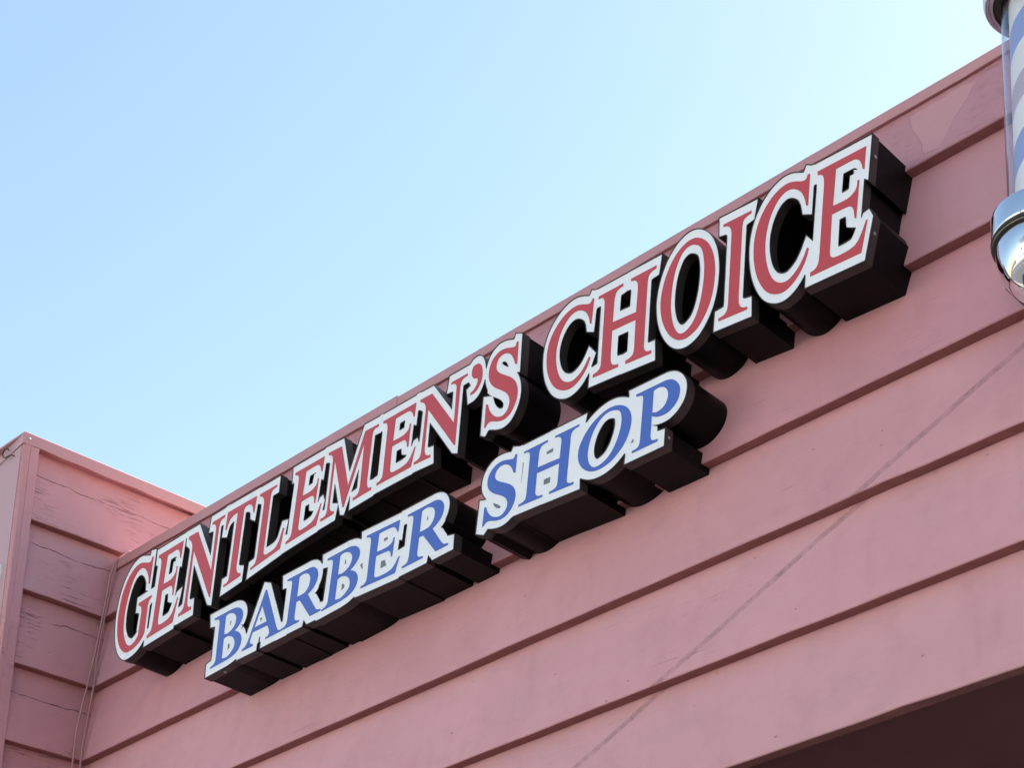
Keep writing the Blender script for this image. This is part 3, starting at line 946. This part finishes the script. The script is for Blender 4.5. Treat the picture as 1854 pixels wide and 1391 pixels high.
make_sign('GENT', 'channel_letter_sign', "arched sign word GENTLEMEN'S in red letters on white, black sided", M['red'], 1.9, 0.0245,
          [])
make_sign('CHOICE', 'channel_letter_sign', 'sign word CHOICE in red letters on white at the upper right', M['red'], 1.9, 0.0245,
          [(3.1155, -0.040, 0.012, 1, 0), (3.0985, -0.2425, 0.012, 1, -0.26)])
make_sign('BARBER', 'channel_letter_sign', "sign word BARBER in blue letters on white under GENTLEMEN'S", M['blue'], 1.0, 0.0210, [(0.896, -0.5440, 0.012, 0, -1)])
make_sign('SHOP', 'channel_letter_sign', 'sign word SHOP in blue letters on white under CHOICE', M['blue'], 1.0, 0.0210, [(2.5195, -0.500, 0.012, 1, -0.13)])

# ------------------------------------------------------------------ barber pole
PB = Vector((3.527, -0.228, -0.491))                # middle of the bottom cap's upper rim
PA = Vector((0.031, 0.024, 0.416)).normalized()     # its axis, a little crooked
px_ = PA.cross(Vector((0, 1, 0))).normalized()
py_ = PA.cross(px_).normalized()
pole = empty('barber_pole', PB)
tag(pole, 'barber pole with striped cylinder under glass and polished chrome caps', 'barber pole')
NS = 72


def lathe(name, prof, mat, parent, smooth=True, ns=NS):
    V, F = [], []
    for r, h in prof:
        for q in range(ns):
            t = 2 * math.pi * q / ns
            V.append(PB + PA * h + (px_ * math.cos(t) + py_ * math.sin(t)) * r)
    for i in range(len(prof) - 1):
        for q in range(ns):
            q2 = (q + 1) % ns
            F.append((i * ns + q, i * ns + q2, (i + 1) * ns + q2, (i + 1) * ns + q))
    o = obj(name, V, F, mat, None, smooth)
    recalc(o)
    return put(o, parent)


GLEN = 0.525


def stripes_mat():
    k = NT('pole_stripes')
    oc = k.pos()
    rel = k.n('VectorMath', operation='SUBTRACT')
    k.set(rel, 0, oc)
    rel.inputs[1].default_value = PB

    def dot(v):
        nd = k.n('VectorMath', operation='DOT_PRODUCT')
        k.set(nd, 0, rel.outputs[0])
        nd.inputs[1].default_value = v
        return nd.outputs['Value']
    ang = k.math('ARCTAN2', dot(py_), dot(px_))
    ph = k.math('FRACT', k.math('ADD', k.math('MULTIPLY_ADD', dot(PA), 1 / STRIPE_P, STRIPE_O), k.math('MULTIPLY', ang, STRIPE_S / (2 * math.pi))))
    cr = k.n('ValToRGB')
    k.set(cr, 0, ph)
    cr.color_ramp.interpolation = 'CONSTANT'
    el = cr.color_ramp.elements
    el[0].position, el[0].color = 0.0, (0.80, 0.80, 0.83, 1)     # white
    el[1].position, el[1].color = 0.265, (0.29, 0.37, 0.68, 1)   # blue
    e = el.new(0.52); e.color = (0.80, 0.80, 0.83, 1)
    e = el.new(0.78); e.color = (0.50, 0.42, 0.52, 1)            # red faded to mauve
    sn = k.noise(oc, 28.0, 5, 0.7)
    mot = k.math('MULTIPLY', k.ramp(sn, 0.45, 0.75), k.math('GREATER_THAN', ph, 0.78))
    c = k.mix(k.math('MULTIPLY', mot, 0.55), cr.outputs[0], (0.66, 0.62, 0.70))
    k.set(k.b, 'Base Color', c)
    k.b.inputs['Roughness'].default_value = 0.45
    return k.m


STRIPE_P, STRIPE_O, STRIPE_S = 0.287, 0.10, -1.0
lathe('striped_cylinder', [(0.0535, -0.02), (0.0535, GLEN + 0.02)], stripes_mat(), pole)
lathe('glass_tube', [(0.0690, -0.03), (0.0690, GLEN + 0.03)], M['glass'], pole)
lathe('bottom_cap', [(0.0700, 0.0), (0.0955, 0.0), (0.0990, -0.0012), (0.1008, -0.0045), (0.1010, -0.010), (0.1010, -0.048), (0.1003, -0.0525), (0.0985, -0.0545), (0.06, -0.0555)], M['chrome'], pole)
lathe('gasket', [(0.090, -0.0548), (0.1005, -0.0552), (0.1022, -0.0580), (0.1022, -0.0612), (0.1005, -0.0630), (0.0985, -0.0634), (0.0985, -0.0655), (0.1000, -0.0665), (0.1000, -0.0690), (0.0975, -0.0705), (0.085, -0.0710)], M['rubber'], pole)
lathe('brass_ring', [(0.0970, -0.0633), (0.0998, -0.0636), (0.1004, -0.0646), (0.0998, -0.0657), (0.0970, -0.0660)], M['brass'], pole)
dome = []
for i in range(25):
    a = math.pi / 2 * i / 24
    dome.append((0.0945 * math.cos(a) + 0.00001, -0.0708 - 0.116 * math.sin(a)))
lathe('dome', [(0.090, -0.0700), (0.0945, -0.0703)] + dome, M['chrome'], pole)
h = GLEN
lathe('top_cap', [(0.0695, h + 0.012), (0.0830, h + 0.010), (0.0835, h + 0.003), (0.0850, h), (0.0905, h), (0.0915, h + 0.004), (0.0930, h + 0.004), (0.0940, h + 0.001), (0.0985, h + 0.002), (0.1020, h + 0.007),
                  (0.1035, h + 0.014), (0.1035, h + 0.06), (0.100, h + 0.066)] + [(0.0985 * math.cos(math.pi / 2 * i / 14) + 0.00001, h + 0.068 + 0.10 * math.sin(math.pi / 2 * i / 14)) for i in range(15)], M['brushed'], pole)
lathe('cap_seal', [(0.0692, h + 0.002), (0.0745, h - 0.001), (0.0815, h + 0.001), (0.0825, h + 0.006)], M['rubber'], pole)
# wall bracket behind the lower cap, arm, and its twin at the top
v, f = box(PW(3.361, -0.501, -0.066), Vector((0.20, 0, 0)), UP * 0.13, IN * 0.092)
put(obj('bracket', v, f, M['steel']), pole)
v, f = box(PW(3.50, -0.46, -0.15), Vector((0.06, 0, 0)), UP * 0.03, IN * 0.085)
put(obj('bracket_arm', v, f, M['steel']), pole)

# ------------------------------------------------------------------ cables in the corner
WA = [(0.012, 0.075, 0.262), (0.012, 0.0569, 0.2582), (0.012, 0.0446, 0.2452), (0.012, 0.025, 0.2192), (0.012, 0.0125, 0.1981), (0.012, 0.005, 0.1687), (0.012, -0.0015, 0.1297), (0.012, -0.0058, 0.0696), (0.012, -0.0262, -0.1354),
      (0.012, -0.0441, -0.2696), (0.012, -0.0633, -0.4126), (0.012, -0.0668, -0.5456), (0.012, -0.07, -0.9), (0.012, -0.07, -1.6)]
WB = [(0.012, 0.083, 0.259), (0.012, 0.0654, 0.2572), (0.012, 0.0519, 0.2438), (0.012, 0.0343, 0.231), (0.012, 0.0263, 0.2059), (0.012, 0.0151, 0.1704), (0.012, 0.0066, 0.1306), (0.012, 0.003, 0.0727), (0.012, -0.0175, -0.1325),
      (0.012, -0.0182, -0.2152), (0.012, -0.023, -0.2867), (0.012, -0.0326, -0.3983), (0.012, -0.0383, -0.4568), (0.012, -0.04, -0.5385), (0.012, -0.045, -0.9), (0.012, -0.045, -1.6)]
for pts, lab in ((WA, 'left of two thin pink painted cables hanging down the wall corner'), (WB, 'right of two thin pink painted cables hanging down the wall corner')):
    V, F = tube(smoothpath(pts), 0.0029, 8)
    tag(obj('cable', V, F, M['cable'], smooth=True), lab, 'cable', 'cables hanging in the corner')

# ------------------------------------------------------------------ bent wire hook on the lilac front
def hookpt(s, z, o):
    return PL(s, z, o)


pts = [hookpt(0.052, 0.4905, -0.01), hookpt(0.050, 0.4915, 0.006), hookpt(0.058, 0.4935, 0.010), hookpt(0.072, 0.495, 0.012), hookpt(0.090, 0.498, 0.014), hookpt(0.104, 0.507, 0.015), hookpt(0.108, 0.518, 0.016), hookpt(0.100, 0.526, 0.017),
       hookpt(0.086, 0.528, 0.017), hookpt(0.070, 0.522, 0.017), hookpt(0.060, 0.511, 0.017)]
V, F = tube(smoothpath(pts, 4), 0.0022, 8)
tag(obj('wire_hook', V, F, M['wire'], smooth=True), 'small dark bent wire hook near the top of the lilac front', 'hook')

# ------------------------------------------------------------------ edge of a framed sign at the far left
fs = empty('framed_sign', PL(0.4, -0.3, 0.01))
tag(fs, 'white framed sign panel on the lilac front, just its right edge showing', 'sign')
zt, z0 = 0.088, -0.55
sx0 = 0.040
v, f = box(PL(sx0 + 0.014, z0 + 0.012, 0.0), LD * 0.60, LN * 0.010, Vector((0, 0, zt - z0 - 0.024)))
put(obj('panel', v, f, M['infill']), fs)
for (a, b, c, e) in ((sx0, z0, 0.014, zt - z0), (sx0 + 0.61, z0, 0.014, zt - z0), (sx0 + 0.0142, zt - 0.014, 0.5956, 0.014), (sx0 + 0.0142, z0, 0.5956, 0.014)):
    v, f = box(PL(a, b, 0.0), LD * c, LN * 0.018, Vector((0, 0, e)))
    put(obj('frame', v, f, M['white']), fs)

# ------------------------------------------------------------------ across the street (seen in the chrome)
b = empty('street_building', (4, -22, GROUND))
tag(b, 'white two storey building across the street with rows of dark windows', 'building')
BX0, BY, BH = -22, -22.0, 8.6
v, f = box((BX0, BY - 10, GROUND - 0.1), Vector((48, 0, 0)), Vector((0, 10, 0)), Vector((0, 0, BH)))
put(obj('wall', v, f, M['cream']), b)
v, f = box((BX0 - 0.2, BY - 10.2, GROUND + BH - 0.098), Vector((48.4, 0, 0)), Vector((0, 10.4, 0)), Vector((0, 0, 0.35)))
put(obj('roof', v, f, M['lilac']), b)
for r in range(2):
    for i in range(12):
        v, f = box((BX0 + 1.4 + i * 4, BY - 0.05, GROUND + 1.0 + r * 3.9), Vector((1.7, 0, 0)), Vector((0, 0.09, 0)), Vector((0, 0, 1.7)))
        put(obj('window', v, f, M['glassdark']), b)


def tree(x, y, hgt, rad, seed, label):
    rng = random.Random(seed)
    t = empty('street_tree', (x, y, GROUND))
    tag(t, label, 'tree', 'trees across the street')
    m = MB()
    pts = [(x + rng.uniform(-.1, .1), y, GROUND - 0.1 + hgt * 0.6 * i / 6) for i in range(7)]
    m.add(tube(pts, 0.16, 8))
    for i in range(6):
        a = rng.uniform(0, 6.28)
        p0 = Vector(pts[3 + i % 4])
        m.add(tube([p0, p0 + Vector((math.cos(a) * rad * .4, math.sin(a) * rad * .4, hgt * .15)), p0 + Vector((math.cos(a) * rad * .7, math.sin(a) * rad * .7, hgt * .3))], 0.05, 6))
    m.build('trunk', M['bark'], t)
    V, F = [], []
    cl = [Vector((x + rng.uniform(-.7, .7) * rad, y + rng.uniform(-.7, .7) * rad, GROUND + hgt * rng.uniform(0.45, 0.95))) for _ in range(26)]
    for i in range(3800):
        c = rng.choice(cl)
        q = c + Vector((rng.gauss(0, 1), rng.gauss(0, 1), rng.gauss(0, .8))) * rad * 0.24
        a = Vector((rng.gauss(0, 1), rng.gauss(0, 1), rng.gauss(0, 1))).normalized()
        b_ = a.orthogonal().normalized()
        s = rng.uniform(0.07, 0.15)
        n0 = len(V)
        V += [q - a * s, q + b_ * s * .5, q + a * s, q - b_ * s * .5]
        F.append((n0, n0 + 1, n0 + 2, n0 + 3))
    put(obj('crown', V, F, M['leaf']), t)


tree(9.0, -16.0, 11.5, 3.8, 3, 'bushy street tree in front of the white building, nearer the barber pole')
tree(-2.0, -17.0, 10.0, 3.2, 4, 'smaller street tree in front of the white building, further left')

scene.render.engine = 'CYCLES'
